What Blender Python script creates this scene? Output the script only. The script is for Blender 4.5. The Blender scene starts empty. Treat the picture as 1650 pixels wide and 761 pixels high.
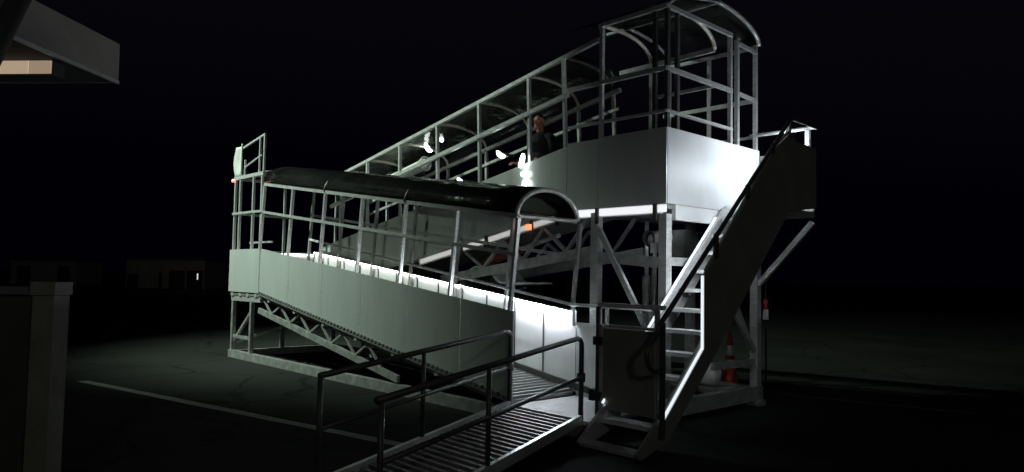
import bpy, bmesh, math, random
from mathutils import Vector, Matrix

random.seed(7)
S = bpy.context.scene
C = S.collection
R = math.radians

# ---------------------------------------------------------------- camera
FPX, W, H = 1174.0, 1650.0, 761.0
pitch, roll, yaw = math.atan(66 / FPX), R(1.03), R(46.75)
fwd = Vector((-math.sin(yaw) * math.cos(pitch), math.cos(yaw) * math.cos(pitch), math.sin(pitch)))
r0 = Vector((math.cos(yaw), math.sin(yaw), 0)); u0 = r0.cross(fwd)
rgt = r0 * math.cos(roll) + u0 * math.sin(roll)
upv = -r0 * math.sin(roll) + u0 * math.cos(roll)
cd = bpy.data.cameras.new('camera')
cam = bpy.data.objects.new('camera', cd); C.objects.link(cam)
cd.sensor_width = 36; cd.lens = 36 * FPX / W; cd.clip_end = 3000; cd.clip_start = 0.05
M4 = Matrix((rgt, upv, -fwd)).transposed().to_4x4(); M4.translation = Vector((0, 0, 1.7))
cam.matrix_world = M4
S.camera = cam

# ---------------------------------------------------------------- world, exposure
wd = bpy.data.worlds.new('World'); S.world = wd; wd.use_nodes = True
wn = wd.node_tree.nodes; wl = wd.node_tree.links
sky = wn.new('ShaderNodeTexSky'); sky.sky_type = 'NISHITA'; sky.sun_disc = False
sky.sun_elevation = R(-4); sky.sun_rotation = R(120)
wn['Background'].inputs['Strength'].default_value = 0.03
wn['Background'].inputs['Strength'].default_value = 0.1
night = wn.new('ShaderNodeMix'); night.data_type = 'RGBA'; night.blend_type = 'ADD'; night.inputs[0].default_value = 1
night.inputs[7].default_value = (.0012, .0014, .016, 1)
wl.new(sky.outputs['Color'], night.inputs[6]); wl.new(night.outputs[2], wn['Background'].inputs['Color'])
vs = S.view_settings
S.display_settings.display_device = 'sRGB'
vs.view_transform = 'Standard'; vs.look = 'None'; vs.exposure = 0; vs.gamma = 1; vs.use_curve_mapping = False
S.cycles.use_denoising = True
S.cycles.transparent_max_bounces = 24; S.cycles.max_bounces = 8
S.cycles.sample_clamp_indirect = 4

LED_LOWER, LED_STAIR, FLOOD = 58.0, 190.0, 10300.0

# ---------------------------------------------------------------- materials
def nd(nt, t, **k):
    n = nt.nodes.new(t)
    for a, b in k.items(): setattr(n, a, b)
    return n
def mat(name, col, rough=.5, metal=0., var=.12, scale=6., bump=0., stretch=(1, 1, 1), rvar=.1, spec=.5):
    m = bpy.data.materials.new(name); m.use_nodes = True; nt = m.node_tree; b = nt.nodes['Principled BSDF']
    b.inputs['Metallic'].default_value = metal; b.inputs['Specular IOR Level'].default_value = spec
    tc = nd(nt, 'ShaderNodeTexCoord'); mp = nd(nt, 'ShaderNodeMapping'); mp.inputs['Scale'].default_value = stretch
    nt.links.new(tc.outputs['Object'], mp.inputs['Vector'])
    no = nd(nt, 'ShaderNodeTexNoise'); no.inputs['Scale'].default_value = scale; no.inputs['Detail'].default_value = 7
    no.inputs['Roughness'].default_value = .65
    nt.links.new(mp.outputs['Vector'], no.inputs['Vector'])
    cr = nd(nt, 'ShaderNodeValToRGB'); e = cr.color_ramp.elements
    e[0].position = .3; e[1].position = .7
    e[0].color = tuple(c * (1 - var) for c in col) + (1,); e[1].color = tuple(min(1, c * (1 + var)) for c in col) + (1,)
    nt.links.new(no.outputs['Fac'], cr.inputs['Fac']); nt.links.new(cr.outputs['Color'], b.inputs['Base Color'])
    mr = nd(nt, 'ShaderNodeMapRange'); mr.inputs['To Min'].default_value = max(.03, rough - rvar); mr.inputs['To Max'].default_value = min(1, rough + rvar)
    nt.links.new(no.outputs['Fac'], mr.inputs['Value']); nt.links.new(mr.outputs['Result'], b.inputs['Roughness'])
    if bump:
        bp = nd(nt, 'ShaderNodeBump'); bp.inputs['Strength'].default_value = bump; bp.inputs['Distance'].default_value = .01
        nt.links.new(no.outputs['Fac'], bp.inputs['Height']); nt.links.new(bp.outputs['Normal'], b.inputs['Normal'])
    return m
def emit(name, col, s):
    m = bpy.data.materials.new(name); m.use_nodes = True; nt = m.node_tree; b = nt.nodes['Principled BSDF']
    b.inputs['Base Color'].default_value = (.8, .8, .8, 1)
    b.inputs['Emission Color'].default_value = col + (1,); b.inputs['Emission Strength'].default_value = s
    return m
def vinyl(name='clear_vinyl', tint=.9, dust=.05, ior=1.22):
    m = bpy.data.materials.new(name); m.use_nodes = True; nt = m.node_tree
    nt.nodes.remove(nt.nodes['Principled BSDF']); out = nt.nodes['Material Output']
    tr = nd(nt, 'ShaderNodeBsdfTransparent'); tr.inputs['Color'].default_value = (tint, tint, tint * .97, 1)
    gl = nd(nt, 'ShaderNodeBsdfGlossy'); gl.inputs['Roughness'].default_value = .12
    df = nd(nt, 'ShaderNodeBsdfDiffuse'); df.inputs['Color'].default_value = (.5, .5, .48, 1)
    fr = nd(nt, 'ShaderNodeFresnel'); fr.inputs['IOR'].default_value = ior
    no = nd(nt, 'ShaderNodeTexNoise'); no.inputs['Scale'].default_value = 2.2; no.inputs['Detail'].default_value = 4
    tc = nd(nt, 'ShaderNodeTexCoord'); nt.links.new(tc.outputs['Object'], no.inputs['Vector'])
    bp = nd(nt, 'ShaderNodeBump'); bp.inputs['Strength'].default_value = .5; bp.inputs['Distance'].default_value = .05
    nt.links.new(no.outputs['Fac'], bp.inputs['Height'])
    for n in (gl, fr): nt.links.new(bp.outputs['Normal'], n.inputs['Normal'])
    mr = nd(nt, 'ShaderNodeMapRange'); mr.inputs['From Min'].default_value = .35; mr.inputs['From Max'].default_value = .8
    mr.inputs['To Min'].default_value = .004; mr.inputs['To Max'].default_value = dust
    nt.links.new(no.outputs['Fac'], mr.inputs['Value'])
    m1 = nd(nt, 'ShaderNodeMixShader'); nt.links.new(mr.outputs['Result'], m1.inputs[0]); nt.links.new(tr.outputs[0], m1.inputs[1]); nt.links.new(df.outputs[0], m1.inputs[2])
    m2 = nd(nt, 'ShaderNodeMixShader'); nt.links.new(fr.outputs[0], m2.inputs[0]); nt.links.new(m1.outputs[0], m2.inputs[1]); nt.links.new(gl.outputs[0], m2.inputs[2])
    nt.links.new(m2.outputs[0], out.inputs['Surface'])
    return m
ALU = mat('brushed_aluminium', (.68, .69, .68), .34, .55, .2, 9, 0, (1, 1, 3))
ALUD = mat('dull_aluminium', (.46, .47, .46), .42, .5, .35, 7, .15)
PANEL = mat('aluminium_sheet', (.55, .58, .56), .34, .25, .07, 1.6, .05, (2.5, 1, .35), .08)
ENDP = mat('glossy_end_sheet', (.60, .62, .64), .40, 0, .08, 1.6, .05, (1, 1.4, .5), .08, .3)
PANELW = mat('white_sheet', (.72, .73, .74), .4, .1, .06, 3, .03)
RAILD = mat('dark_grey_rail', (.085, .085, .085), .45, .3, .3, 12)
BLACK = mat('black_rubber', (.02, .02, .02), .6, 0, .3, 10)
FLOOR = mat('ribbed_aluminium_floor', (.25, .25, .24), .5, .3, .25, 7, .15)
HOOP = mat('lamplit_hoop', (.62, .57, .50), .35, .1, .12, 10)  # warm lamplight on the hoops put into their base colour
DARKP = mat('dark_grey_sheet', (.26, .27, .24), .5, .15, .15, 2.2, .05)
WHITE = mat('white_paint', (.75, .75, .73), .5, 0, .08, 6)
VINYL = vinyl()
SMOKE = vinyl('smoked_sheet', .32, .02, 1.14)
LED = emit('cool_white_led', (.86, .92, 1.0), LED_LOWER)
LEDW = emit('warm_white_led', (1.0, .90, .84), LED_LOWER * .62)
LEDS = emit('stair_led', (.86, .93, 1.0), LED_STAIR)
LEDS2 = emit('stair_led_low', (.86, .93, 1.0), LED_STAIR * .5)
GLINT = emit('reflection_glow', (.9, 1.0, .94), 7)
REDL = emit('red_marker_lens', (1.0, .06, .03), 3)
EDGEL = emit('edge_glow', (.84, .92, 1.0), 1.0)  # glow added to the stair edge trim to make it bright
BEAML = emit('beam_glow', (.95, .96, 1.0), .9)  # glow added along the floor edge beams so they look lit
BEAMD = emit('beam_glow_dim', (1, .98, .95), .42)
AMBL = emit('amber_marker_lens', (1.0, .35, .12), 1.1)

# ---------------------------------------------------------------- builders
WLOC = {}
def thing(name, label, cat, loc=(0, 0, 0), group=None):
    o = bpy.data.objects.new(name, None); C.objects.link(o); o.location = loc; o.empty_display_size = .2
    o['label'] = label; o['category'] = cat
    if group: o['group'] = group
    WLOC[o] = Vector(loc); return o
def obj(name, bm, m, parent=None, label=None, smooth=False):
    me = bpy.data.meshes.new(name)
    bmesh.ops.recalc_face_normals(bm, faces=bm.faces[:])
    n = max(1, len(bm.verts))
    c = Vector((0, 0, 0))
    for v in bm.verts: c += v.co
    c /= n
    for v in bm.verts: v.co -= c
    if smooth:
        for f in bm.faces: f.smooth = True
    bm.to_mesh(me); bm.free()
    me.materials.append(m)
    o = bpy.data.objects.new(name, me); C.objects.link(o)
    WLOC[o] = c.copy()
    if parent is not None:
        o.parent = parent; o.location = c - WLOC[parent]
    else: o.location = c
    if label: o['label'] = label
    return o
def tag(o, label, cat, group=None):
    o['label'] = label; o['category'] = cat
    if group: o['group'] = group
    return o
def box(bm, x0, x1, y0, y1, z0, z1):
    vs = [bm.verts.new((x, y, z)) for x in (x0, x1) for y in (y0, y1) for z in (z0, z1)]
    for f in ((0, 1, 3, 2), (4, 6, 7, 5), (0, 4, 5, 1), (2, 3, 7, 6), (0, 2, 6, 4), (1, 5, 7, 3)):
        bm.faces.new([vs[i] for i in f])
    return bm
def bar(bm, a, b, w, h, ref=(0, 0, 1)):
    """box section w x h from a to b (h along ref)"""
    a, b = Vector(a), Vector(b); d = (b - a).normalized(); ref = Vector(ref)
    if abs(d.dot(ref)) > .99: ref = Vector((0, 1, 0))
    s = d.cross(ref).normalized(); u = s.cross(d)
    ring = []
    for p in (a, b):
        ring.append([bm.verts.new(p + s * (i * w / 2) + u * (j * h / 2)) for i, j in ((-1, -1), (1, -1), (1, 1), (-1, 1))])
    for k in range(4): bm.faces.new((ring[0][k], ring[0][(k + 1) % 4], ring[1][(k + 1) % 4], ring[1][k]))
    bm.faces.new(ring[0][::-1]); bm.faces.new(ring[1])
    return bm
def tube(bm, pts, r, n=10, closed=False):
    pts = [Vector(p) for p in pts]; rings = []; prev = None
    for i, p in enumerate(pts):
        q0 = pts[max(0, i - 1)]; q1 = pts[min(len(pts) - 1, i + 1)]
        d = (q1 - q0).normalized()
        ref = prev if prev else (Vector((0, 0, 1)) if abs(d.z) < .9 else Vector((0, 1, 0)))
        s = (ref - d * ref.dot(d)).normalized(); prev = s; t = d.cross(s)
        rr = r[i] if isinstance(r, (list, tuple)) else r
        rings.append([bm.verts.new(p + (s * math.cos(a) + t * math.sin(a)) * rr) for a in (2 * math.pi * k / n for k in range(n))])
    for i in range(len(rings) - 1):
        for k in range(n): bm.faces.new((rings[i][k], rings[i][(k + 1) % n], rings[i + 1][(k + 1) % n], rings[i + 1][k]))
    bm.faces.new(rings[0][::-1]); bm.faces.new(rings[-1])
    return bm
def rod(bm, a, b, r, n=10): return tube(bm, (a, b), r, n)
def prismY(bm, poly, y0, y1):
    A = [bm.verts.new((x, y0, z)) for x, z in poly]; B = [bm.verts.new((x, y1, z)) for x, z in poly]
    n = len(poly); bm.faces.new(A); bm.faces.new(B[::-1])
    for k in range(n): bm.faces.new((A[k], B[k], B[(k + 1) % n], A[(k + 1) % n]))
    return bm
def prismX(bm, poly, x0, x1):
    A = [bm.verts.new((x0, y, z)) for y, z in poly]; B = [bm.verts.new((x1, y, z)) for y, z in poly]
    n = len(poly); bm.faces.new(A); bm.faces.new(B[::-1])
    for k in range(n): bm.faces.new((A[k], B[k], B[(k + 1) % n], A[(k + 1) % n]))
    return bm
def lathe(bm, prof, c, n=24, axis='z'):
    rings = []
    for r, z in prof:
        ring = []
        for k in range(n):
            a = 2 * math.pi * k / n; x, y = r * math.cos(a), r * math.sin(a)
            p = (x, y, z) if axis == 'z' else ((x, z, y) if axis == 'y' else (z, x, y))
            ring.append(bm.verts.new(Vector(p) + Vector(c)))
        rings.append(ring)
    for i in range(len(rings) - 1):
        for k in range(n): bm.faces.new((rings[i][k], rings[i][(k + 1) % n], rings[i + 1][(k + 1) % n], rings[i + 1][k]))
    bm.faces.new(rings[0][::-1]); bm.faces.new(rings[-1])
    return bm
def sheet(bm, grid, t):
    """solid thin sheet from a grid of points (rows x cols), thickness t along its normal"""
    nr, nc = len(grid), len(grid[0]); A = []; B = []
    for i in range(nr):
        ra, rb = [], []
        for j in range(nc):
            p = Vector(grid[i][j])
            di = Vector(grid[min(i + 1, nr - 1)][j]) - Vector(grid[max(i - 1, 0)][j])
            dj = Vector(grid[i][min(j + 1, nc - 1)]) - Vector(grid[i][max(j - 1, 0)])
            nn = di.cross(dj).normalized()
            ra.append(bm.verts.new(p)); rb.append(bm.verts.new(p + nn * t))
        A.append(ra); B.append(rb)
    for i in range(nr - 1):
        for j in range(nc - 1):
            bm.faces.new((A[i][j], A[i + 1][j], A[i + 1][j + 1], A[i][j + 1])); bm.faces.new((B[i][j], B[i][j + 1], B[i + 1][j + 1], B[i + 1][j]))
    for i in range(nr - 1):
        bm.faces.new((A[i][0], B[i][0], B[i + 1][0], A[i + 1][0])); bm.faces.new((A[i][-1], A[i + 1][-1], B[i + 1][-1], B[i][-1]))
    for j in range(nc - 1):
        bm.faces.new((A[0][j], A[0][j + 1], B[0][j + 1], B[0][j])); bm.faces.new((A[-1][j], B[-1][j], B[-1][j + 1], A[-1][j + 1]))
    return bm
def mk(): return bmesh.new()
def B1(name, a, b, w, h, m, par, label=None, ref=(0, 0, 1)): return obj(name, bar(mk(), a, b, w, h, ref), m, par, label)
def T1(name, pts, r, m, par, label=None, n=10): return obj(name, tube(mk(), pts, r, n), m, par, label, True)
def arc(c, ry, rz, a0, a1, n=14):
    return [(c[0], c[1] + ry * math.cos(R(a0 + (a1 - a0) * k / n)), c[2] + rz * math.sin(R(a0 + (a1 - a0) * k / n))) for k in range(n + 1)]
def lerp(a, b, t): return a + (b - a) * t

# ================================================================ SETTING
# ground: one asphalt sheet to the horizon
def asphalt():
    m = bpy.data.materials.new('asphalt'); m.use_nodes = True; nt = m.node_tree; b = nt.nodes['Principled BSDF']
    tc = nd(nt, 'ShaderNodeTexCoord')
    n1 = nd(nt, 'ShaderNodeTexNoise'); n1.inputs['Scale'].default_value = .35; n1.inputs['Detail'].default_value = 5
    n2 = nd(nt, 'ShaderNodeTexNoise'); n2.inputs['Scale'].default_value = 60; n2.inputs['Detail'].default_value = 6
    for n in (n1, n2): nt.links.new(tc.outputs['Object'], n.inputs['Vector'])
    mx = nd(nt, 'ShaderNodeMath', operation='MULTIPLY'); nt.links.new(n1.outputs['Fac'], mx.inputs[0]); nt.links.new(n2.outputs['Fac'], mx.inputs[1])
    cr = nd(nt, 'ShaderNodeValToRGB'); e = cr.color_ramp.elements; e[0].position = .08; e[1].position = .45
    e[0].color = (.013, .014, .013, 1); e[1].color = (.042, .043, .040, 1)
    nt.links.new(mx.outputs[0], cr.inputs['Fac']); nt.links.new(cr.outputs['Color'], b.inputs['Base Color'])
    vo = nd(nt, 'ShaderNodeTexVoronoi', feature='DISTANCE_TO_EDGE'); vo.inputs['Scale'].default_value = .45
    wp = nd(nt, 'ShaderNodeMixRGB', blend_type='ADD'); wp.inputs[0].default_value = .35
    nw = nd(nt, 'ShaderNodeTexNoise'); nw.inputs['Scale'].default_value = 2.5; nw.inputs['Detail'].default_value = 6
    nt.links.new(tc.outputs['Object'], nw.inputs['Vector']); nt.links.new(tc.outputs['Object'], wp.inputs[1]); nt.links.new(nw.outputs['Color'], wp.inputs[2])
    nt.links.new(wp.outputs[0], vo.inputs['Vector'])
    ck = nd(nt, 'ShaderNodeMapRange'); ck.inputs['From Max'].default_value = .018; ck.inputs['To Min'].default_value = .35
    nt.links.new(vo.outputs['Distance'], ck.inputs['Value'])
    mu = nd(nt, 'ShaderNodeMixRGB', blend_type='MULTIPLY'); mu.inputs[0].default_value = 1
    nt.links.new(cr.outputs['Color'], mu.inputs[1]); nt.links.new(ck.outputs['Result'], mu.inputs[2]); nt.links.new(mu.outputs[0], b.inputs['Base Color'])
    b.inputs['Roughness'].default_value = .95; b.inputs['Specular IOR Level'].default_value = .08
    bp = nd(nt, 'ShaderNodeBump'); bp.inputs['Strength'].default_value = .5; bp.inputs['Distance'].default_value = .01
    nt.links.new(n2.outputs['Fac'], bp.inputs['Height']); nt.links.new(bp.outputs['Normal'], b.inputs['Normal'])
    return m
g = mk(); q = [g.verts.new(p) for p in ((-900, -300, 0), (300, -300, 0), (300, 900, 0), (-900, 900, 0))]; g.faces.new(q)
o = obj('ground', g, asphalt()); o['kind'] = 'structure'
PAINT = mat('worn_line_paint', (.22, .22, .20), .7, 0, .35, 14, .1)
def line(a, b, w):
    a, b = Vector((*a, .004)), Vector((*b, .004)); s = (b - a).cross(Vector((0, 0, 1))).normalized() * w / 2
    g = mk(); N = 24
    L = [(g.verts.new(a.lerp(b, k / N) + s * (1 + random.uniform(-.1, .1))), g.verts.new(a.lerp(b, k / N) - s * (1 + random.uniform(-.1, .1)))) for k in range(N + 1)]
    for k in range(N): g.faces.new((L[k][0], L[k][1], L[k + 1][1], L[k + 1][0]))
    o = obj('painted_line', g, PAINT); o['kind'] = 'structure'
line((-12.6, 2.94), (-5.6, 4.40), .15)
line((-5.3, 10.62), (-2.9, 11.19), .05)

# building at the left edge: roof overhang turned 45 degrees to the ramp
U = Vector((.67, -.742, 0)).normalized(); V = Vector((-.742, -.67, 0)).normalized(); P0 = Vector((-6.4, 1.62, 0))
def bp_(u, v, z): return P0 + U * u + V * v + Vector((0, 0, z))
def ubox(bm, u0, u1, v0, v1, z0, z1):
    vs = [bm.verts.new(bp_(u, v, z)) for u in (u0, u1) for v in (v0, v1) for z in (z0, z1)]
    for f in ((0, 1, 3, 2), (4, 6, 7, 5), (0, 4, 5, 1), (2, 3, 7, 6), (0, 2, 6, 4), (1, 5, 7, 3)): bm.faces.new([vs[i] for i in f])
    return bm
BLD = mat('building_paint', (.34, .33, .29), .7, 0, .15, 3, .1)
SOF = mat('dark_soffit', (.05, .05, .048), .8, 0, .2, 4)
bd = thing('terminal_building', 'low building with overhanging flat roof and one lit ceiling lamp at the left edge', 'building', bp_(2, 4.5, 0))
obj('roof', ubox(mk(), .012, 5.0, .012, 8, 3.205, 3.47), SOF, bd)
g = ubox(mk(), -.012, 1.12, -.016, .008, 3.2, 3.515)
for v in g.verts:
    if v.co.z > 3.4 and (v.co - P0).dot(U) > .5: v.co -= U * .17
obj('fascia_panel', g, BLD, bd)
obj('fascia_panel', ubox(mk(), 1.34, 5.0, -.016, .008, 3.2, 3.515), BLD, bd)
obj('drip_edge', ubox(mk(), .0, 1.12, -.034, -.018, 3.185, 3.212), ALU, bd)
obj('fascia_panel', ubox(mk(), -.016, .010, .02, 8, 3.2, 3.48), BLD, bd)
obj('wall', ubox(mk(), .6, 4.9, 4.2, 7.9, 0, 3.2), BLD, bd)
lp = obj('ceiling_lamp', ubox(mk(), .46, .592, .09, 1.6, 3.10, 3.203), SOF, bd, 'added warm fill lamp under the overhang, out of view')
for v0, v1, e_ in ((.092, .26, .28), (.263, 1.6, .38)):
    obj('lens', ubox(mk(), .593, .606, v0, v1, 3.105, 3.198), emit('warm_lens', (1.0, .74, .52), e_), lp)
T1('strut', ((-5.38, .853, 3.55), (-5.62, .653, 2.88), (-6.651, -.206, .0)), .062, SOF, bd, 'dark slanting roof strut', 12)
for uu in (2.6,):  # added lamp out of view, for faint fill from the left
    l2 = obj('ceiling_lamp', ubox(mk(), uu, uu + .12, .5, 1.7, 3.10, 3.203), emit('warm_fill_glow', (1.0, .88, .66), 2.5), bd, 'added warm fill lamp under the overhang, out of view')
# pillar and low wall below it
pl = thing('pillar', 'grey square concrete pillar in the dark at the left edge', 'pillar', bp_(.24, .22, 0))
CONC = mat('grey_concrete', (.19, .19, .165), .85, 0, .25, 4, .3)
for nm, w, z0, z1 in (('shaft', .085, .12, 1.50), ('cap', .098, 1.502, 1.60), ('plinth', .12, 0, .118)):
    obj(nm, ubox(mk(), .26 - w, .26 + w, .25 - w, .25 + w, z0, z1), CONC, pl)
lw = thing('low_wall', 'low dark wall running off the left edge beside the pillar', 'wall', bp_(.25, 2.2, 0))
obj('wall_body', ubox(mk(), .20, .30, .38, 4.15, 0, 1.5), SOF, lw)
obj('coping', ubox(mk(), .17, .33, .38, 4.15, 1.502, 1.56), mat('slate_coping', (.10, .11, .13), .6), lw)

# far low buildings beyond the apron
def at(px, d, z=0):
    ray = fwd * FPX + rgt * (px - W / 2) + upv * 0
    k = d / FPX; p = Vector((0, 0, 1.7)) + ray * k; p.z = z; return p
FARM = mat('pale_render', (.42, .40, .34), .8, 0, .25, .6)
def farbld(px0, px1, d, h, label, doors):
    a, b = at(px0, d), at(px1, d); x = (b - a); L = x.length; x.normalize(); y = Vector((-x.y, x.x, 0)); 
    def fb(bm, s0, s1, t0, t1, z0, z1):
        vs = [bm.verts.new(a + x * s + y * t + Vector((0, 0, z))) for s in (s0, s1) for t in (t0, t1) for z in (z0, z1)]
        for f in ((0, 1, 3, 2), (4, 6, 7, 5), (0, 4, 5, 1), (2, 3, 7, 6), (0, 2, 6, 4), (1, 5, 7, 3)): bm.faces.new([vs[i] for i in f])
        return bm
    t = thing('shed', label, 'building', tuple(a + x * L / 2))
    obj('wall', fb(mk(), 0, L, 0, 5, 0, h), FARM, t)
    obj('roof', fb(mk(), -.2, L + .2, -.3, 5.2, h + .003, h + .25), SOF, t)
    for s0, s1, z0, z1 in doors: obj('door', fb(mk(), L * s0, L * s1, -.05, -.003, z0, z1), SOF, t)
    return t
farbld(206, 332, 70, 2.75, 'long pale shed far across the apron beside the white post lamp', ((.42, .46, .0, 1.5), (.02, .16, 0, 1.35), (.55, .75, 0, 1.75), (.78, .98, 0, 1.75)))
farbld(20, 126, 80, 2.6, 'dim shed far across the apron, behind the grey pillar', ((.1, .3, 0, 2), (.72, .9, 0, 2)))
pp = at(321, 66)
ft = thing('post_lamp', 'slim post with a small upright white lamp in front of the far shed', 'lamp', tuple(pp))
obj('post', rod(mk(), pp, pp + Vector((0, 0, .95)), .05), RAILD, ft)
obj('lens', rod(mk(), pp + Vector((0, 0, .955)), pp + Vector((0, 0, 1.5)), .055), emit('far_lamp_lens', (1, 1, .95), .7), ft)
def point(name, loc, e, col, r=.1):
    l = bpy.data.lights.new(name, 'POINT'); l.energy = e; l.color = col; l.shadow_soft_size = r
    o = bpy.data.objects.new(name, l); C.objects.link(o); o.location = loc; return o
point('post_lamp_light', tuple(at(300, 63, 2.4)), 5, (1, .95, .75))

# apron floodlight standing out of frame on the left: it lights the left end of the ramp
FP = Vector((-15.8, -.6, 11.0))
fm = thing('floodlight_mast', 'tall mast with a floodlight aimed at the boarding ramp', 'lamp', (FP.x, FP.y - .4, 0))
obj('mast', tube(mk(), ((FP.x, FP.y - .4, 0), (FP.x, FP.y - .4, FP.z + .3)), [.09, .06]), ALUD, fm)
obj('floodlight_head', box(mk(), FP.x - .2, FP.x + .2, FP.y - .36, FP.y - .1, FP.z - .15, FP.z + .15), RAILD, fm)
l = bpy.data.lights.new('floodlight', 'SPOT'); l.energy = FLOOD; l.color = (.80, 1.0, .84); l.spot_size = R(69); l.spot_blend = 1; l.shadow_soft_size = .12
o = bpy.data.objects.new('floodlight', l); C.objects.link(o); o.location = FP
o.rotation_euler = (Vector((-14.3, 6.6, 4.9)) - FP).to_track_quat('-Z', 'Y').to_euler()

# added fill light on an unseen mast: faint grey on faces turned this way
FQ = Vector((22, -13, 12))
fm = thing('floodlight_mast', 'added unseen mast with a weak fill light behind the camera', 'lamp', (FQ.x, FQ.y - .4, 0))
obj('mast', tube(mk(), ((FQ.x, FQ.y - .4, 0), (FQ.x, FQ.y - .4, 12.3)), [.14, .09]), ALUD, fm)
obj('floodlight_head', box(mk(), FQ.x - .3, FQ.x + .3, FQ.y - .36, FQ.y - .1, 11.8, 12.2), RAILD, fm)
point('distant_fill_light', FQ, 1300, (.95, 1, .88), .2)

# ================================================================ BOARDING RAMP
br = thing('boarding_ramp', 'switchback aluminium aircraft boarding ramp with clear canopies, white LED strips and service stairs', 'boarding ramp', (-9.8, 7.6, 0))
LX0, LX1 = -13.3, -6.3                      # lower ramp, left high end to right low end
YF, YB = 6.0, 7.1
def lt(x): return (x - LX0) / (LX1 - LX0)
def lfl(x): return lerp(1.32, .25, lt(x))
def lpt(x): return lerp(2.15, 1.29, lt(x))
def lpb(x): return lerp(1.31, .24, lt(x))
def lmid(x): return lerp(2.85, 1.97, lt(x))
def ltop(x): return lerp(3.38, 2.43, lt(x))
# --- lower ramp
def slats(x0, x1, fz, y0, y1, step=.075):
    bm = mk(); n = int(round((x1 - x0) / step)); prismY(bm, [(x0, fz(x0) - .005), (x1, fz(x1) - .005), (x1, fz(x1) - .045), (x0, fz(x0) - .045)], y0 + .012, y1 - .012)
    for k in range(n):
        x = x0 + (k + .5) * (x1 - x0) / n; z = fz(x)
        box(bm, x - .024, x + .024, y0, y1, z - .0035, z + .026)
    return bm
lr = obj('lower_ramp', slats(LX0, LX1 - .01, lfl, YF - .045, YB - .03, .1), FLOOR, br, 'sloping ribbed floor of the lower ramp')
def panel_xz(poly, y0, y1, seams=()):
    return prismY(mk(), poly, y0, y1)
# side panel in three sheets with hairline joints
def panels(name, xs, zt, zb, y0, y1, m, par, label=None):
    for a, b in zip(xs[:-1], xs[1:]):
        g = .004
        bm = prismY(mk(), [(a + g, zb(a)), (b - g, zb(b)), (b - g, zt(b)), (a + g, zt(a))], y0, y1)
        if name == 'side_panel':
            for x in (a + .05, b - .05):
                for k in range(7):
                    lathe(bm, [(.009, -.004), (.009, .0015), (.004, .004)][::-1], (x, y0 - .0005, lerp(zb(x), zt(x), .05 + .15 * k)), 8, 'y')
        obj(name, bm, m, par, label)
panels('side_panel', (-13.28, -12.1, -10.9, -9.7, -8.5, -7.3, LX1 - .01), lpt, lpb, YF - .022, YF - .002, PANEL, lr)
bposts = [LX1 - 1.1667 * k for k in range(7)]
panels('inner_panel', [-13.28] + [x + .0 for x in bposts[:-1][::-1]] , lambda x: lpt(x) - .01, lambda x: lfl(x) + .0, YB - .012, YB + .006, PANELW, lr)
def post(x, y, z0, z1, lean, m, par, w=.05, d=.05, name='post'):
    return B1(name, (x + lean * (z0 - z1), y, z0), (x, y, z1), w, d, m, par, ref=(0, 1, 0))
for k, x in enumerate(bposts):
    post(x, YF + .03, lfl(x) - .02, ltop(x) - .02, .11, ALU, lr, .042, .05)
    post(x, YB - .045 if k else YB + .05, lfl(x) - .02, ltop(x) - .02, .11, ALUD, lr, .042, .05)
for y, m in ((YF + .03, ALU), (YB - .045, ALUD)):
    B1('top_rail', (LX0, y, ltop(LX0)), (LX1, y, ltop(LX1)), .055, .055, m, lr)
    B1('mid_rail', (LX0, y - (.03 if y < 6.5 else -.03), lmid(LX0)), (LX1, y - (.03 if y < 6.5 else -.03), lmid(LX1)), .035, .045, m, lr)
# handrail on the far side that runs on past the ramp end
T1('handrail', ((LX0, YB - .10, lpt(LX0) + .22), (-9.0, YB - .10, lpt(-9.0) + .13), (LX1, YB - .10, 1.36), (-5.08, YB - .10, 1.35)), .022, PANELW, lr)
for x in (LX1, -5.75, -5.1):
    B1('handrail_post', (x, YB - .06, 1.08), (x, YB - .06, 1.335), .035, .035, ALU, lr)
# canopy hoops and vinyl
for x in bposts[:1] + bposts[2:6:2]:
    T1('canopy_hoop', arc((x, (YF + YB) / 2, ltop(x)), (YB - YF) / 2, .36, 180, 0, 20), .03 if x == LX1 else .02, ALU if x == LX1 else RAILD, lr)
B1('hoop_tie', (LX1, YF + .03, ltop(LX1) + .0), (LX1, YB - .03, ltop(LX1)), .03, .03, ALUD, lr)
gr = [arc((x, (YF + YB) / 2, ltop(x) + .03), (YB - YF) / 2, .36, 180, 0, 12) for x in [lerp(LX0, LX1, k / 12) for k in range(13)]]
obj('canopy_sheet', sheet(mk(), gr, .003), SMOKE, lr, 'dark smoked roof sheet of the lower ramp', True)
# LED strips under the edge of the inner panels
LSTR = [emit('strip_led_bright', (.86, .92, 1), LED_LOWER * 3.2), emit('strip_led_cool', (.90, .94, 1), LED_LOWER * .62), emit('strip_led_mid', (.98, .94, .92), LED_LOWER * .36), emit('strip_led_warm', (1, .91, .85), LED_LOWER * .25)]
for k in range(6):
    a, b = bposts[k + 1] + .06, bposts[k] - .05
    oy = .075 if k == 0 else .03
    z = lambda x: lpt(x) - .03
    m = LSTR[min(k, 3)]
    o = obj('light_strip', prismY(mk(), [(a, z(a) - .014), (b, z(b) - .014), (b, z(b) + .008), (a, z(a) + .008)], YB - .012 - oy, YB - .018 - oy + .024), m, lr)
    obj('strip_cover', prismY(mk(), [(a, z(a) + .010), (b, z(b) + .010), (b, z(b) + .028), (a, z(a) + .028)], YB - .022 - oy, YB - .013), RAILD, lr)
    for x in (a - .035, lerp(a, b, .5)):
        obj('panel_joint', prismY(mk(), [(x - .012, lfl(x) + .03), (x + .012, lfl(x) + .03), (x + .012, lpt(x) - .05), (x - .012, lpt(x) - .05)], YB - .022, YB - .0125), RAILD, lr)
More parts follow.
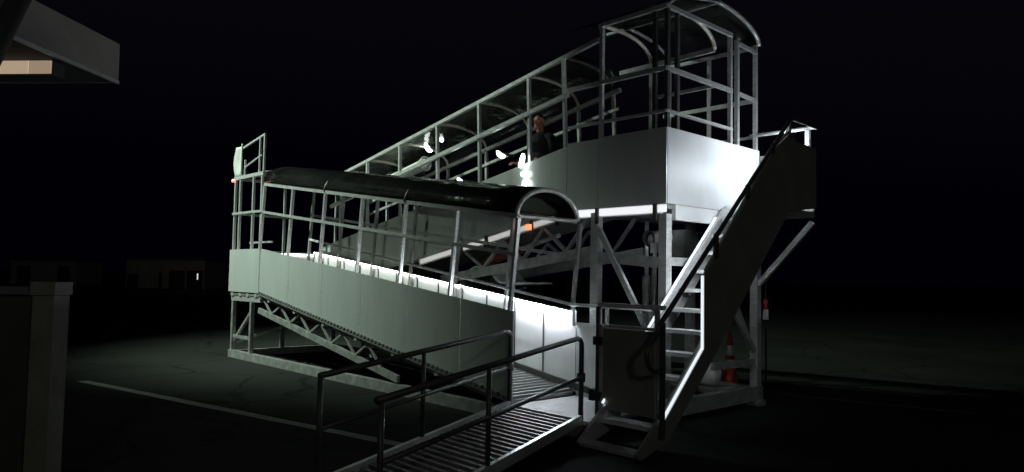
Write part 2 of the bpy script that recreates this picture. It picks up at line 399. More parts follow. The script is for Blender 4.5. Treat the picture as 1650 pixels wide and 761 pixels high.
# truss under the lower ramp
for y, m in ((YF + .05, ALUD), (YB - .1, ALUD)):
    B1('truss_top_chord', (LX0 - .1, y, lpb(LX0) - .05), (LX1 - .4, y, lpb(LX1 - .4) - .05), .05, .085, m, lr)
    B1('truss_bottom_chord', (LX0 - .1, y, .98), (-8.75, y, .21), .05, .10, m, lr)
    n = 11; xs = [lerp(-13.25, -9.2, k / n) for k in range(n + 1)]
    bc = lambda x: lerp(.98, .21, (x + 13.4) / (13.4 - 8.75))
    for k in range(n):
        a, b = xs[k], xs[k + 1]
        za, zb = (lpb(a) - .09, bc(b) + .04) if k % 2 == 0 else (bc(a) + .04, lpb(b) - .09)
        if za - bc(a) < .03 and k % 2 == 0: continue
        B1('truss_diagonal', (a, y, za), (b, y, zb), .03, .03, m, lr)
for k in range(6):
    x = -12.9 + k * 1.02
    obj('cross_beam', box(mk(), x - .035, x + .035, YF - .012, YB - .04, lpb(x) - .10, lpb(x) - .012 ), ALU, lr)
# --- entry deck at the low end
ed = obj('entry_deck', box(mk(), LX1 + .005, -5.06, YF - .1, YB - .015, .16, .2), PANELW, br, 'smooth bright deck plate at the foot of the lower ramp')
obj('back_panel', box(mk(), LX1 + .01, -5.06, YB - .012, YB + .006, .12, 1.10), PANELW, ed)
obj('panel_cap', box(mk(), LX1 + .01, -5.06, YB - .03, YB + .02, 1.102, 1.13), ALU, ed)
obj('floor_edging', prismY(mk(), [(LX1 - 1.2, lfl(LX1 - 1.2) + .03), (LX1, .285), (-5.55, .205), (-5.55, .27), (LX1, .36), (LX1 - 1.2, lfl(LX1 - 1.2) + .10)], YB - .06, YB - .02), BLACK, ed)
obj('deck_skirt', box(mk(), LX1 + .01, -5.08, YF - .095, YF - .075, .01, .157), ALUD, ed)
obj('switch_box', box(mk(), -5.30, -5.13, 6.55, 6.62, .22, .42), ALU, ed)
# --- left landing
LA = -14.7
ld = obj('landing', box(mk(), LA + .03, LX0 - .01, YF + .0, 8.38, 1.24, 1.32), FLOOR, br, 'turning platform at the high left end')
obj('side_panel', box(mk(), LA, LX0 - .025, YF - .022, YF - .002, 1.31, 2.15), PANEL, ld)
obj('end_panel', box(mk(), LA - .022, LA - .002, YF - .02, 8.38, 1.31, 2.15), PANEL, ld)
obj('back_panel', box(mk(), LA, LX0, 8.385, 8.40, 1.31, 2.15), PANEL, ld)
for x, y in ((LA + .04, YF + .03), (LA + .28, YF + .03), (LA + .9, YF + .03), (LX0 - .12, YF + .03), (LA + .04, YB), (LA + .04, 8.33), (LX0 - .2, 8.33)):
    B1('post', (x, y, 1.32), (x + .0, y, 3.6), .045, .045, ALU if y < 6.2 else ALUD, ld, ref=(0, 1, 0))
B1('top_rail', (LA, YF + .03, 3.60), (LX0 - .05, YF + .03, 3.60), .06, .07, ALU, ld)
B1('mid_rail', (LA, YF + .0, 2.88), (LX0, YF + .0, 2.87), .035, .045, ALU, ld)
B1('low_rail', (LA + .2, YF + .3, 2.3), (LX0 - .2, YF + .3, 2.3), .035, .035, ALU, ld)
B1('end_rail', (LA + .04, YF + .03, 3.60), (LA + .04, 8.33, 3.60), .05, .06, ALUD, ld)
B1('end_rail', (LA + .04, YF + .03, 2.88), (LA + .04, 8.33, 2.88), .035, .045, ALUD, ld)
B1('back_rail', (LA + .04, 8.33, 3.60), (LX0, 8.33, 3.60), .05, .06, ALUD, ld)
for k in range(4):
    x = LA + .1 + k * .36
    obj('bracket', box(mk(), x, x + .10, YF - .01, YF + .03, 1.225, 1.305), ALU, ld)
obj('floor_beam', box(mk(), LA + .06, LX0, YF + .01, YF + .06, 1.13, 1.222), ALU, ld)
o = B1('light_strip', (LA + .03, 6.9, 2.10), (LA + .03, 8.3, 2.10), .02, .02, LSTR[3], ld)
B1('strip_cover', (LA + .02, 6.9, 2.125), (LA + .02, 8.3, 2.125), .04, .02, RAILD, ld)
# landing roof: hoops running to the back, end sheet, guard frame
gr = [[(x, lerp(YF + .03, 8.33, k / 12), 3.63 + .12 * math.sin(math.pi * k / 12)) for k in range(13)] for x in (LA, lerp(LA, LX0, .5), LX0)]
obj('canopy_sheet', sheet(mk(), gr, .003), VINYL, ld, None, True)
for x in (LA + .02, LX0):
    T1('canopy_hoop', [(x, lerp(YF + .03, 8.33, k / 16), 3.62 + .12 * math.sin(math.pi * k / 16)) for k in range(17)], .02, RAILD, ld)
# white curtain hanging at the end of the canopy (curved sheet)
gr = [[(-14.66 + .26 * s - .10 * math.sin(math.pi * min(1, t * 1.05)) * (1 - s), YF + .0 + .07 * math.sin(math.pi * s) , 3.64 + .60 * t + .05 * s) for s in (0, .25, .5, .75, 1)] for t in [k / 10 for k in range(11)]]
obj('end_curtain', sheet(mk(), gr, .02), mat('pale_canvas', (.40, .42, .38), .8, 0, .12, 5), ld, 'pale sheet standing up at the left end of the roof', True)
for a, b, w in (((-14.35, YF + .03, 4.20), (-13.36, YF + .03, 4.36), .035), ((-14.25, YF + .03, 3.80), (-13.5, YF + .03, 3.97), .025), ((-13.58, YF + .03, 3.64), (-13.58, YF + .03, 4.31), .03), ((-13.38, YF + .03, 3.64), (-13.38, YF + .03, 4.35), .035), ((-14.25, YF + .03, 3.64), (-14.25, YF + .03, 3.95), .03)):
    B1('guard_rail', a, b, w, w, ALU, ld, ref=(0, 1, 0))
obj('marker_lamp', lathe(mk(), [(.02, -.03), (.035, -.02), (.035, .02), (.015, .035)], (LA - .03, YF + .0, 3.56), 14), REDL, ld, 'small red marker lamp', True)
# --- upper ramp
UX0, UX1 = -13.3, -6.6
UY0, UY1 = 7.2, 8.36
def us(x): return (x - UX0) / (UX1 - UX0)
def ufl(x): return lerp(1.34, 2.62, us(x))
def upt(x): return lerp(2.20, 3.47, us(x))
def umid(x): return lerp(2.95, 4.18, us(x))
def utop(x): return lerp(3.50, 4.74, us(x))
up = obj('upper_ramp', slats(UX0, UX1, ufl, UY0 + .03, UY1 - .02, .09), FLOOR, br, 'sloping ribbed floor of the upper ramp')
panels('side_panel', (-13.28, -12.1, -11.0, -9.9, -8.8, -7.7, UX1), upt, lambda x: ufl(x) - .01, UY0, UY0 + .02, PANEL, up)
panels('side_panel', (-13.28, -11.0, -8.8, UX1), upt, lambda x: ufl(x) - .01, UY1, UY1 + .02, PANEL, up)
uposts = (-6.73, -7.41, -8.5, -9.55, -10.62, -11.66, -12.62)
for x in uposts:
    post(x, UY0 + .045, ufl(x), utop(x), -.05, ALU, up, .042, .05)
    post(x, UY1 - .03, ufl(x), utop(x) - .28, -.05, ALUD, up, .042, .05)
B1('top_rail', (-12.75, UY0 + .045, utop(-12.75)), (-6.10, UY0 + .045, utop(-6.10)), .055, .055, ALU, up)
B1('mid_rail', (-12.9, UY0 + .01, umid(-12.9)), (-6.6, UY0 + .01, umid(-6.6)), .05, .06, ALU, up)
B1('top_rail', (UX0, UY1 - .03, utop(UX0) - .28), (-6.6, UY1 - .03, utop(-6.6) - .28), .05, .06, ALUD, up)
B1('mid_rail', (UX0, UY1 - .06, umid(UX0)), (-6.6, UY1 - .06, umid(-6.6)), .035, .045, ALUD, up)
T1('handrail', ((UX0, UY1 - .14, upt(UX0) + .12), (-6.6, UY1 - .14, upt(-6.6) + .12)), .02, ALUD, up)
def uh(x, zt, y0=UY0 + .045, y1=UY1 - .03, drop=.28, n=14):
    return [(x, lerp(y0, y1, math.sin(R(90 * k / n))), zt - drop + drop * math.cos(R(90 * k / n)) + .06 * math.sin(R(180 * k / n))) for k in range(n + 1)]
for x in uposts:
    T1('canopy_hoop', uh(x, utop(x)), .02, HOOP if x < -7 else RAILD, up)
gr = [[(p[0], p[1], p[2] + .02) for p in uh(x, utop(x), n=10)] for x in [lerp(-12.75, -6.62, k / 14) for k in range(15)]]
obj('canopy_sheet', sheet(mk(), gr, .003), VINYL, up, 'clear vinyl roof of the upper ramp', True)
for a, b in ((-9.85, -8.83), (-8.74, -8.25), (-8.15, -7.3), (-7.2, -6.8)):
    B1('beam_glow_strip', (a, UY0 - .010, ufl(a) - .075), (b, UY0 - .010, ufl(b) - .075), .012, .07, BEAMD, up, 'white glow strip added on the edge beam')
# floor edge beam behind the added glow strips, with dark clamps
B1('edge_beam', (-9.9, UY0 + .02, ufl(-9.9) - .075), (UX1, UY0 + .02, ufl(UX1) - .075), .05, .11, PANELW, up)
for x in (-8.78, -8.2, -7.25, -6.75):
    obj('clamp', box(mk(), x - .03, x + .03, UY0 - .025, UY0 - .006, ufl(x) - .19, ufl(x) + .0), RAILD, up)
for y in (UY0 + .1, UY1 - .1):
    bz = lambda x: lerp(1.70, 2.07, (x + 8.9) / 2.8)
    B1('truss_bottom_chord', (-9.4, y, bz(-9.4)), (-6.1, y, bz(-6.1)), .05, .14, ALUD, up)
    xs = [lerp(-8.8, -6.25, k / 6) for k in range(7)]
    for k in range(6):
        a, b = xs[k], xs[k + 1]
        za, zb = (ufl(a) - .13, bz(b) + .06) if k % 2 == 0 else (bz(a) + .06, ufl(b) - .13)
        B1('truss_diagonal', (a, y, za), (b, y, zb), .045, .045, ALUD, up)
# rolled-up side curtain under the roof and its end rings
T1('rolled_curtain', ((-11.9, 7.9, 3.52), (-10.75, 7.9, 3.74)), .10, WHITE, up, 'rolled up pale curtain', 16)
for x, z in ((-11.9, 3.52), (-10.75, 3.74)):
    T1('curtain_ring', [(x, 7.9 + .125 * math.cos(R(a)), z + .125 * math.sin(R(a))) for a in range(0, 361, 20)], .016, ALU, up)
# added glowing blobs in place of reflections in the vinyl and panel
def upblob(x, y, z, ln, ang):
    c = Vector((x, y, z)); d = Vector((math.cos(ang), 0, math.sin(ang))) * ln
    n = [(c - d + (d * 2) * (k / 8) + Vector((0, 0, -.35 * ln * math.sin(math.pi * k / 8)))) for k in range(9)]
    o = obj('reflection_blob', tube(mk(), n, [.018, .03, .036, .036, .036, .036, .036, .03, .018]), GLINT, up, 'small white glow imitating a reflection', True)
    obj('blob_bracket', bar(mk(), (x, y + .04, z), (x, y + .30, z), .03, .03), RAILD, o)
upblob(-10.47, 7.75, 4.00, .13, -.7); upblob(-10.15, 7.8, 4.10, .03, -.6)
upblob(-8.53, 7.75, 3.66, .10, -.5); upblob(-9.54, 7.75, 3.32, .07, -.6)
upblob(-7.42, 7.14, 3.36, .10, 1.2); upblob(-7.38, 7.15, 3.18, .05, .2); upblob(-7.36, 7.15, 3.02, .06, 1.5)
# hump of sheet metal and a hose slung under the upper ramp
prof = [(-9.0, 1.45), (-8.92, 1.62), (-8.78, 1.76), (-8.6, 1.83), (-8.4, 1.82), (-8.26, 1.76), (-8.15, 1.66), (-8.05, 1.60), (-7.8, 1.58), (-7.5, 1.60)]
gr = [[(x, y, z) for y in (7.32, 7.6, 7.9)] for x, z in prof]
obj('deflector', sheet(mk(), gr, .03), PANELW, up, 'curved pale sheet under the upper ramp', True)
T1('hose', [(-8.75 + 1.3 * k / 14, 7.30, 1.56 - .16 * math.sin(math.pi * k / 14)) for k in range(15)], .022, BLACK, up)
ORNG = mat('orange_paint', (.26, .06, .03), .5, .1, .2, 6)
T1('cylinder', ((-8.7, 7.5, 1.88), (-7.75, 7.5, 2.12)), .07, ORNG, up, 'orange hydraulic cylinder', 14)
T1('cylinder_rod', ((-7.75, 7.5, 2.12), (-7.0, 7.5, 2.3)), .035, ALU, up)
obj('marker_lamp', box(mk(), -7.3, -7.22, 7.12, 7.165, 2.36, 2.44), AMBL, up, 'small amber marker lamp')
# --- upper platform at the right
PX0, PX1, PY0, PY1 = -6.6, -5.0, 7.2, 9.45
pf = obj('upper_platform', box(mk(), PX0 + .005, PX1 - .03, PY0 + .03, PY1 - .03, 2.55, 2.62), FLOOR, br, 'raised platform at the high right end')
obj('front_panel', box(mk(), PX0 + .006, -6.06, PY0, PY0 + .02, 2.61, 3.505), PANEL, pf)
obj('front_panel', box(mk(), -6.052, PX1 - .004, PY0, PY0 + .02, 2.61, 3.52), PANEL, pf)
obj('end_panel', box(mk(), PX1 - .02, PX1, PY0 + .022, 8.74, 2.61, 3.52), ENDP, pf)
obj('end_panel', box(mk(), PX1 - .02, PX1, 8.747, 9.42, 2.61, 3.52), ENDP, pf)
obj('back_panel', box(mk(), PX0, PX1 - .03, PY1, PY1 + .02, 2.61, 3.52), PANEL, pf)
obj('front_beam', box(mk(), -6.58, PX1 - .09, PY0 + .004, PY0 + .06, 2.485, 2.603), PANELW, pf)
obj('end_beam', box(mk(), PX1 - .06, PX1 - .004, PY0 + .2, 9.2, 2.42, 2.603), PANELW, pf)
for a, b in ((-6.56, -6.10), (-6.02, -5.2), (-5.12, -5.0)):
    obj('beam_glow_strip', box(mk(), a, b, PY0 - .012, PY0 + .001, 2.50, 2.59), BEAML, pf, 'white glow strip added on the edge beam')
for x in (-6.06, -5.16): obj('clamp', box(mk(), x - .025, x + .025, PY0 - .02, PY0 + .001, 2.40, 2.60), RAILD, pf)
for x in (-6.05, -5.21, -5.035):
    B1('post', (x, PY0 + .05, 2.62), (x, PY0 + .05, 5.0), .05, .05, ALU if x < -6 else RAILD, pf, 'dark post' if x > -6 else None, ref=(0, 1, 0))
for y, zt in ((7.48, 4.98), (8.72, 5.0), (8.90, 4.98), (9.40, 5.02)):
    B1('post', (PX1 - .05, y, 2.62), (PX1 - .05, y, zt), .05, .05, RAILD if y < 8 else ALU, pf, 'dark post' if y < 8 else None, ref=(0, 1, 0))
for x in (-6.5, -5.8):
    B1('post', (x, PY1 - .03, 2.62), (x, PY1 - .03, 5.0), .045, .045, ALUD, pf, ref=(0, 1, 0))
B1('post', (-6.05, 8.33, 2.62), (-6.05, 8.33, 4.72), .045, .045, ALUD, pf, ref=(0, 1, 0))
for z, w in ((5.0, .05), (4.24, .055), (3.72, .035)):
    B1('front_rail', (-6.08 if z > 4.9 else PX0, PY0 + .02, z), (PX1 - .02, PY0 + .02, z), .04, w, ALU, pf)
    B1('end_rail', (PX1 - .025, PY0 + .02, z), (PX1 - .025, 8.72, z), .04, w, ALU, pf)
    B1('back_rail', (PX0, PY1 - .03, z), (PX1 - .05, PY1 - .03, z), .04, w, ALUD, pf)
for z in (4.93, 4.24):
    B1('gate_rail', (PX1 - .03, 8.9, z), (PX1 - .03, 9.40, z - .02), .04, .045, ALU, pf)
B1('back_rail', (PX0, 8.33, 4.70), (PX1 - .05, 8.33, 4.72), .05, .06, ALUD, pf)
B1('back_rail', (-6.05, 8.33, 4.24), (PX1 - .05, 8.33, 4.24), .035, .045, ALUD, pf)
for x in (-6.05, -5.05):
    T1('canopy_hoop', uh(x, 5.0, PY0 + .05, 8.33, .28), .026, HOOP, pf)
B1('ridge_rail', (-6.9, 8.38, 5.36), (PX1, 8.38, 5.36), .035, .035, ALUD, pf)
T1('canopy_hoop', [(PX1 - .02, lerp(8.38, 9.45, math.sin(R(90 * k / 14))), 5.02 + .34 * math.cos(R(90 * k / 14))) for k in range(15)], .03, ALU, pf)
T1('canopy_hoop', [(-6.5, lerp(8.38, 9.45, math.sin(R(90 * k / 14))), 5.02 + .34 * math.cos(R(90 * k / 14))) for k in range(15)], .025, ALUD, pf)
T1('canopy_hoop', [(PX1 - .02, lerp(7.25, 8.38, k / 8), 5.03 + .33 * (k / 8) ** .6) for k in range(9)], .015, ALUD, pf)
gr = [[(x, lerp(8.38, 9.45, math.sin(R(9 * k))), 5.05 + .34 * math.cos(R(9 * k))) for k in range(11)] for x in (-6.6, -5.8, -5.0)]
obj('canopy_sheet', sheet(mk(), gr, .003), VINYL, pf, None, True)
gr = [[(x, lerp(7.25, 8.38, k / 8), 5.05 + .33 * (k / 8) ** .6) for k in range(9)] for x in (-6.6, -5.8, -5.0)]
obj('canopy_sheet', sheet(mk(), gr, .003), VINYL, pf, None, True)
# --- base frame, legs, braces, hydraulics
bf_bm = mk()
box(bf_bm, LA + .05, -6.75, YF - .01, YF + .11, .0, .14)
box(bf_bm, LA + .05, -6.75, 8.25, 8.36, .0, .14)
box(bf_bm, -5.11, -4.99, 7.15, 9.5, .08, .27)
box(bf_bm, -6.16, -6.04, 7.15, 9.5, .08, .27)
box(bf_bm, -6.035, -5.115, 9.34, 9.46, .08, .26)
box(bf_bm, -6.035, -5.115, 7.15, 7.27, .08, .26)
box(bf_bm, LA + .05, LA + .17, YF + .113, 8.247, .0, .13)
bf = obj('base_frame', bf_bm, ALUD, br, 'dull aluminium base beams on the ground')
for x, y, z0 in ((-6.1, 7.24, .27), (-5.05, 7.25, .27), (-5.05, 9.40, .27), (-6.1, 9.40, .27)):
    B1('leg', (x, y, z0), (x, y, 2.545 if x < -5.5 or y > 9 else 2.48), .11, .11, ALU, bf, ref=(0, 1, 0))
    obj('foot_plate', box(mk(), x - .1, x + .1, y - .1, y + .1, .005, .078), ALUD, bf)
for x, y in ((LA + .12, YF + .05), (LA + .98, YF + .05), (LA + .12, YB), (LA + .12, 8.3), (LX0, 8.3)):
    B1('leg', (x, y, .14), (x, y, 1.235 if y > 6.1 else 1.128), .075, .075, ALUD, bf, ref=(0, 1, 0))
B1('brace', (LA + .16, YF + .07, .34), (LA + .93, YF + .07, .95), .05, .05, ALUD, bf)
B1('brace', (LA + .16, YF + .05, .42), (LA + .94, YF + .05, .42), .04, .06, ALUD, bf)
B1('brace', (LA + .16, YF + .12, .30), (LA + .8, 8.2, 1.0), .05, .05, ALUD, bf)
B1('brace', (-6.04, 7.20, 2.35), (-5.14, 7.20, .9), .05, .07, ALU, bf)
B1('brace', (-6.04, 7.22, 1.98), (-5.11, 7.22, 1.90), .05, .13, ALUD, bf)
B1('brace', (-6.04, 9.36, 1.98), (-5.11, 9.36, 1.98), .05, .12, ALUD, bf)
B1('brace', (-5.05, 7.31, 1.92), (-5.05, 9.34, 1.92), .05, .10, ALUD, bf)
B1('brace', (-5.03, 8.62, 1.45), (-5.03, 9.35, .74), .05, .06, ALUD, bf)
B1('brace', (-5.10, 8.75, 1.62), (-5.10, 9.36, .78), .06, .09, ALUD, bf)
B1('brace', (-5.05, 8.3, .60), (-5.05, 9.34, .60), .06, .09, ALUD, bf)
B1('outrigger', (-4.22, 9.36, 2.48), (-5.0, 9.40, 1.66), .06, .07, ALU, bf)
T1('hydraulic_cylinder', ((-6.05, 8.25, .3), (-6.05, 8.25, 1.75)), .06, ALU, bf, None, 14)
T1('hydraulic_cylinder', ((-5.92, 8.25, .3), (-5.92, 8.25, 2.1)), .035, ALU, bf, None, 12)
T1('cylinder_rod', ((-6.05, 8.25, 1.75), (-6.05, 8.25, 2.5)), .03, ALU, bf)
T1('hose', [(-5.30 + .055 * math.cos(R(a)), 7.3, 2.18 + .085 * math.sin(R(a))) for a in range(-60, 250, 15)] , .014, BLACK, bf)
T1('hose', ((-5.27, 7.3, 2.10), (-5.29, 7.3, 1.6), (-5.31, 7.3, .95), (-5.3, 7.3, .3)), .014, BLACK, bf)
obj('valve_box', box(mk(), -5.24, -5.13, 7.22, 7.30, 2.02, 2.14), WHITE, bf)
obj('pump', lathe(mk(), [(.03, -.2), (.09, -.18), (.09, .1), (.05, .14), (.05, .2)], (-5.62, 7.9, 2.25), 16, 'x'), ALUD, bf, None, True)
obj('motor_housing', box(mk(), -5.85, -5.55, 8.4, 8.75, 2.02, 2.38), ALUD, bf)
RED = mat('red_reflector', (.45, .03, .02), .4); 
sl = T1('marker_rod', ((-4.95, 9.50, .28), (-4.95, 9.50, 1.9)), .014, BLACK, bf)
obj('marker_sleeve', lathe(mk(), [(.03, 0), (.032, .13)], (-4.95, 9.50, 1.32), 14), RED, sl, 'red band', True)
obj('marker_sleeve', lathe(mk(), [(.042, 0), (.036, .14)], (-4.95, 9.50, 1.175), 14), WHITE, sl, 'white band', True)
# --- service stairs
SX0, SX1 = -5.0 + .02, -4.2
def snz(y): return .25 + (y - 5.96) * .225 / .235
ss_bm = mk()
SPOLY = [(5.66, .0), (5.62, .05), (5.94, .31), (6.0, .36), (8.42, 2.66), (8.56, 2.66), (8.56, 2.44), (6.15, .12), (5.74, .0)]
prismX(ss_bm, SPOLY, SX0 + .01, SX0 + .05)
st = obj('service_stair', ss_bm, ALU, br, 'steep service stair')
obj('outer_stringer', prismX(mk(), SPOLY, SX1 - .05, SX1 - .022), DARKP, st)
for k in range(11):
    y = 5.96 + .235 * k; z = .25 + .225 * k
    bm = mk(); box(bm, SX0 + .055, SX1 - .055, y - .015, y + .20, z - .04, z)
    obj('tread', bm, PANELW, st)
obj('foot_plate', box(mk(), SX0 + .055, SX1 - .055, 5.64, 5.84, .012, .045), ALU, st)
obj('top_landing', box(mk(), SX0 + .02, SX1 - .025, 8.565, 9.42, 2.545, 2.62), ALU, st)
poly = [(6.74, .98), (6.74, 1.75), (8.28, 3.30), (8.70, 3.56), (8.86, 3.47), (9.42, 3.46), (9.42, 2.67), (8.66, 2.57), (7.79, 1.73), (6.93, .88), (6.12, .13), (6.02, .13), (6.02, .30)]
obj('outer_panel', prismX(mk(), poly, SX1 - .02, SX1), DARKP, st, 'dark solid side panel')
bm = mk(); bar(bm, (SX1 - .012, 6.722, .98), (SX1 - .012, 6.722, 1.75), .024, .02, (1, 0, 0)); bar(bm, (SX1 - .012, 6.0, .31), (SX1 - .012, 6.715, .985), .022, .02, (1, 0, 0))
obj('panel_edging', bm, EDGEL, st, 'white glow strip added on the edge beam')
obj('stringer_edge', bar(mk(), (SX0 + .03, 6.0, .40), (SX0 + .03, 8.2, 2.50), .02, .02, (1, 0, 0)), EDGEL, st, 'white glow strip added on the edge beam')
bm = mk(); bar(bm, (SX1 - .012, 6.76, 1.79), (SX1 - .012, 8.27, 3.32), .03, .02, (1, 0, 0)); bar(bm, (SX1 - .012, 8.29, 3.33), (SX1 - .012, 8.70, 3.59), .03, .02, (1, 0, 0))
obj('panel_edging', bm, ALU, st)
# LED strip along the inside of the outer panel
for a, b in ((6.85, 7.55), (8.25, 8.62), (8.75, 9.35)):
    za, zb = (a - 6.74 + 1.58, b - 6.74 + 1.58) if b < 8.7 else (3.22, 3.22)
    B1('light_strip', (SX1 - .045, a, za), (SX1 - .045, b, zb), .02, .03, LEDS2 if a < 8.7 else LEDS, st)
T1('handrail', ((SX1 + .015, 5.86, 1.14), (SX1 + .015, 5.92, 1.25), (SX1 + .015, 8.64, 3.70), (SX1 + .015, 8.72, 3.74), (SX1 + .015, 9.38, 3.74)), .026, RAILD, st)
T1('handrail_loop', ((SX1 + .015, 5.86, 1.14), (SX1 + .015, 5.76, 1.08), (SX1 + .015, 5.715, 1.0), (SX1 + .015, 5.74, .88), (SX1 + .015, 5.82, .82), (SX1 + .015, 5.97, .80)), .024, RAILD, st)
for y, z0, z1 in ((5.98, .16, 1.28), (6.95, 1.95, 2.20), (7.62, 2.64, 2.80), (8.22, 3.24, 3.36)):
    B1('rail_post', (SX1 + .012, y, z0), (SX1 + .012, y, z1), .04, .045, RAILD, st, ref=(0, 1, 0))
T1('end_handrail', ((SX0 - .15, 9.40, 3.74), (SX1 + .015, 9.40, 3.74)), .026, PANELW, st)
B1('rail_post', (SX1 - .1, 9.40, 3.44), (SX1 - .1, 9.40, 3.72), .06, .05, PANELW, st, ref=(0, 1, 0))
B1('rail_post', (SX1 - .02, 8.70, 3.5), (SX1 - .02, 8.70, 3.72), .04, .04, ALU, st, ref=(0, 1, 0))
obj('end_panel', box(mk(), SX0, SX1 - .024, 9.40, 9.42, 2.63, 3.44), DARKP, st)
# gate across the foot of the stair
T1('gate_post', ((-5.06, 6.06, .02), (-5.06, 6.06, 1.40)), .034, RAILD, st)
B1('gate_top_rail', (-5.06, 6.06, 1.42), (SX1 - .02, 6.06, 1.42), .05, .045, PANELW, st)
obj('gate_panel', box(mk(), -4.98, -4.32, 6.03, 6.05, .33, 1.18), DARKP, st, 'dark gate panel')
bm = mk(); box(bm, -4.98, -4.32, 6.052, 6.085, 1.183, 1.215); box(bm, -4.315, -4.275, 6.02, 6.06, .33, 1.40); box(bm, -5.02, -4.985, 6.02, 6.06, .33, 1.215)
obj('gate_frame', bm, ALU, st)
for z in (.46, 1.04): obj('hinge', box(mk(), -5.09, -4.98, 6.0, 6.028, z - .045, z + .045), BLACK, st)
obj('latch', box(mk(), -5.16, -5.095, 6.02, 6.10, .40, .52), BLACK, st)

# ================================================================ ENTRY RAMP
D = Vector((.31, -.95, 0)).normalized(); N = Vector((.95, .31, 0)).normalized()
er = thing('entry_ramp', 'short ribbed transition ramp with dark tubular handrails in the foreground', 'ramp', (-5.2, 4.2, 0))
EL = Vector((-6.25, 5.9, 0)); ER = Vector((-5.15, 5.9, 0)); LEN = 3.45
def ez(t): return .215 - .058 * t
def ep(side, t, h=0): p = (EL if side == 0 else ER) + D * t; return Vector((p.x, p.y, ez(t) + h))
bm = mk()
A = [bm.verts.new(ep(0, 0, -.01)), bm.verts.new(ep(1, 0, -.01)), bm.verts.new(ep(1, LEN, -.01)), bm.verts.new(ep(0, LEN, -.01))]
Bv = [bm.verts.new(v.co + Vector((0, 0, -.03 if i < 2 else -.008))) for i, v in enumerate(A)]
bm.faces.new(A); bm.faces.new(Bv[::-1])
for k in range(4): bm.faces.new((A[k], Bv[k], Bv[(k + 1) % 4], A[(k + 1) % 4]))
n = 31
for k in range(n):
    t = .06 + k * (LEN - .1) / n
    bar(bm, ep(0, t, .0) + N * .03, ep(1, t, .0) - N * .03, .034, .026)
deck = obj('deck', bm, FLOOR, er)
for s in (0, 1):
    B1('side_curb', ep(s, .0, .0), ep(s, LEN, .0), .045, .10, ALU, er)
    sh = -N * .0
    B1('top_rail_dummy', ep(s, 0), ep(s, .01), .01, .01, RAILD, er) if False else None
    H1 = .86
    corner = [ep(s, .14, H1), ep(s, .06, H1 - .02), ep(s, .025, H1 - .06), ep(s, .02, H1 - .12), ep(s, .02, .0)]
    T1('handrail', [ep(s, LEN - .05 if s else 3.16, H1)] + corner, .027, RAILD, er)
    T1('mid_rail', [ep(s, 3.35 if s else 3.14, .44), ep(s, .03, .44)], .021, RAILD, er)
    for t in ((1.75, 3.15) if s == 0 else (1.95, 3.35)):
        T1('rail_post', [ep(s, t, 0), ep(s, t, H1)], .022, RAILD, er)
    for t in (.02,):
        obj('rail_joint', lathe(mk(), [(.01, -.05), (.045, -.045), (.045, .045), (.01, .05)], tuple(ep(s, t, .44)), 14), RAILD, er, None, True)

# ================================================================ LOOSE THINGS
def cone(x, y, label):
    t = thing('traffic_cone', label, 'traffic cone', (x, y, 0))
    OR = mat('cone_orange', (.34, .035, .012), .55, 0, .1, 8)
    obj('base', box(mk(), x - .18, x + .18, y - .18, y + .18, 0, .035), OR, t)
    f = lambda z: lerp(.135, .028, z / .9)
    for z0, z1, m in ((.035, .42, OR), (.42, .54, WHITE), (.54, .60, OR), (.60, .75, WHITE), (.75, .93, OR)):
        obj('cone_body' if m is OR else 'reflective_collar', lathe(mk(), [(f(z0), z0), (f(z1), z1)], (x, y, 0), 24), m, t, None, True)
cone(-5.7, 9.85, 'orange traffic cone with two white collars behind the stair base')
tk = thing('tank', 'small pale grey tank on the base beams behind the stair foot', 'tank', (-5.6, 9.0, .27))
obj('shell', lathe(mk(), [(.04, -.24), (.12, -.21), (.15, -.14), (.15, .14), (.12, .21), (.04, .24)], (-5.45, 8.72, .44), 20, 'x'), WHITE, tk, None, True)
obj('cap', lathe(mk(), [(.04, 0), (.04, .05)], (-5.45, 8.72, .585), 12), BLACK, tk)
obj('cradle', box(mk(), -6.03, -5.12, 8.55, 8.9, .265, .292), ALUD, tk)

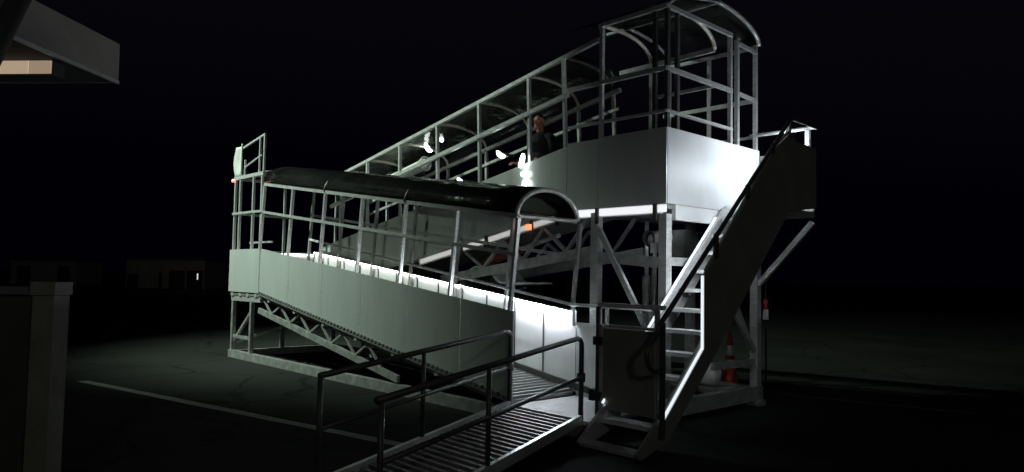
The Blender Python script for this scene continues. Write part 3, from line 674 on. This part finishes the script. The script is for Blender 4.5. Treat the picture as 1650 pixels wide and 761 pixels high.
# person on the upper ramp
def person():
    hx, hy, fz = -7.60, 7.72, ufl(-7.60) - .0
    t = thing('person', 'person in dark clothes standing on the upper ramp, looking down over the rail', 'person', (hx, hy, fz))
    bm = mk()
    def limb(pts, rs): tube(bm, [Vector((hx, hy, fz)) + Vector(p) for p in pts], rs, 12)
    def ball(c, r, sc=(1, 1, 1)):
        mtx = Matrix.Translation(Vector((hx, hy, fz)) + Vector(c)) @ Matrix.Diagonal((sc[0], sc[1], sc[2], 1))
        bmesh.ops.create_uvsphere(bm, u_segments=18, v_segments=12, radius=r, matrix=mtx)
    # facing -Y (towards the camera side) : x is across the shoulders
    limb([(0, 0, .84), (0, 0, .98), (0, .0, 1.12), (0, -.01, 1.28), (0, -.02, 1.38), (0, -.02, 1.42)], [.15, .155, .145, .165, .13, .07])
    for s in (-1, 1):
        limb([(.09 * s, 0, .90), (.10 * s, -.01, .70), (.10 * s, -.01, .48), (.105 * s, .01, .25), (.105 * s, .02, .06)], [.095, .085, .06, .055, .04])
        limb([(.105 * s, .05, .04), (.11 * s, -.06, .045), (.115 * s, -.17, .03)], [.045, .045, .03])
        limb([(.12 * s, -.01, 1.36), (.20 * s, -.0, 1.33), (.225 * s, .01, 1.2), (.235 * s, .0, 1.05), (.215 * s, -.12, 1.0), (.17 * s, -.26, .99), (.165 * s, -.30, .98)], [.06, .062, .052, .045, .042, .032, .028])
        ball((.185 * s, -.345, .95), .045, (.8, 1.05, .45))
        for k in range(4):
            x0 = .185 * s + (k - 1.5) * .019; L = (.065, .078, .082, .07)[k]
            limb([(x0, -.37, .955), (x0, -.40 - L * .35, .955), (x0, -.40 - L * .75, .935), (x0, -.40 - L * .8, .905)], [.009, .009, .008, .007])
        limb([(.185 * s - .03 * s, -.33, .945), (.185 * s - .062 * s, -.36, .94), (.185 * s - .07 * s, -.395, .925)], [.012, .010, .008])
    limb([(0, -.02, 1.38), (0, -.03, 1.46), (0, -.04, 1.52)], [.065, .056, .055])
    ball((0, -.045, 1.60), .085, (.88, 1.05, 1.28)); ball((0, -.075, 1.54), .06, (.9, 1, .95))
    limb([(0, -.125, 1.615), (0, -.152, 1.575), (0, -.135, 1.565)], [.010, .017, .012])
    for s in (-1, 1):
        ball((.078 * s, -.035, 1.595), .026, (.35, .75, 1.15)); ball((.03 * s, -.128, 1.625), .012); ball((.03 * s, -.122, 1.645), .014, (1.6, .7, .5))
    ball((0, -.128, 1.535), .013, (1.9, .8, .5)); ball((0, -.12, 1.50), .022)
    me = bpy.data.meshes.new('tmp'); bm.to_mesh(me); bm.free()
    tmp = bpy.data.objects.new('tmp', me); C.objects.link(tmp)
    md = tmp.modifiers.new('r', 'REMESH'); md.mode = 'VOXEL'; md.voxel_size = .0075
    md2 = tmp.modifiers.new('s', 'SMOOTH'); md2.iterations = 3; md2.factor = .5
    bpy.context.view_layer.update()
    dg = bpy.context.evaluated_depsgraph_get()
    me2 = bpy.data.meshes.new_from_object(tmp.evaluated_get(dg)); bpy.data.objects.remove(tmp)
    b2 = mk(); b2.from_mesh(me2)
    SK = mat('skin', (.58, .24, .17), .5, 0, .12, 20)
    JK = mat('dark_jacket', (.011, .011, .014), .9, 0, .3, 14)
    # clothing shells: faces of the body by region, pushed out a little
    def shell(test, off, m, name, lab=None):
        b3 = b2.copy()
        dele = [f for f in b3.faces if not test(f.calc_center_median() - Vector((hx, hy, fz)))]
        bmesh.ops.delete(b3, geom=dele, context='FACES')
        for v in b3.verts: v.normal_update()
        for v in b3.verts: v.co += v.normal * off
        return b3, m, name, lab
    todo = [shell(lambda p: .88 < p.z < 1.435 and p.y > -.285, .012, JK, 'jacket'), shell(lambda p: .07 < p.z < .9 and abs(p.x) < .2 and p.y > -.1, .010, JK, 'trousers'),
            shell(lambda p: p.z <= .085, .008, BLACK, 'shoes'), shell(lambda p: p.z > 1.655 - .5 * (p.y + .05) * (p.y > -.05) * 1.4 and p.z > 1.53 and (p.y > -.09 or p.z > 1.672), .008, mat('dark_hair', (.02, .016, .013), .6, 0, .2, 30), 'hair')]
    body = obj('body', b2, SK, t, None, True)
    for b3, m, nme, lab in todo:
        for v in b3.verts: pass
        obj(nme, b3, m, t, lab, True)
person()
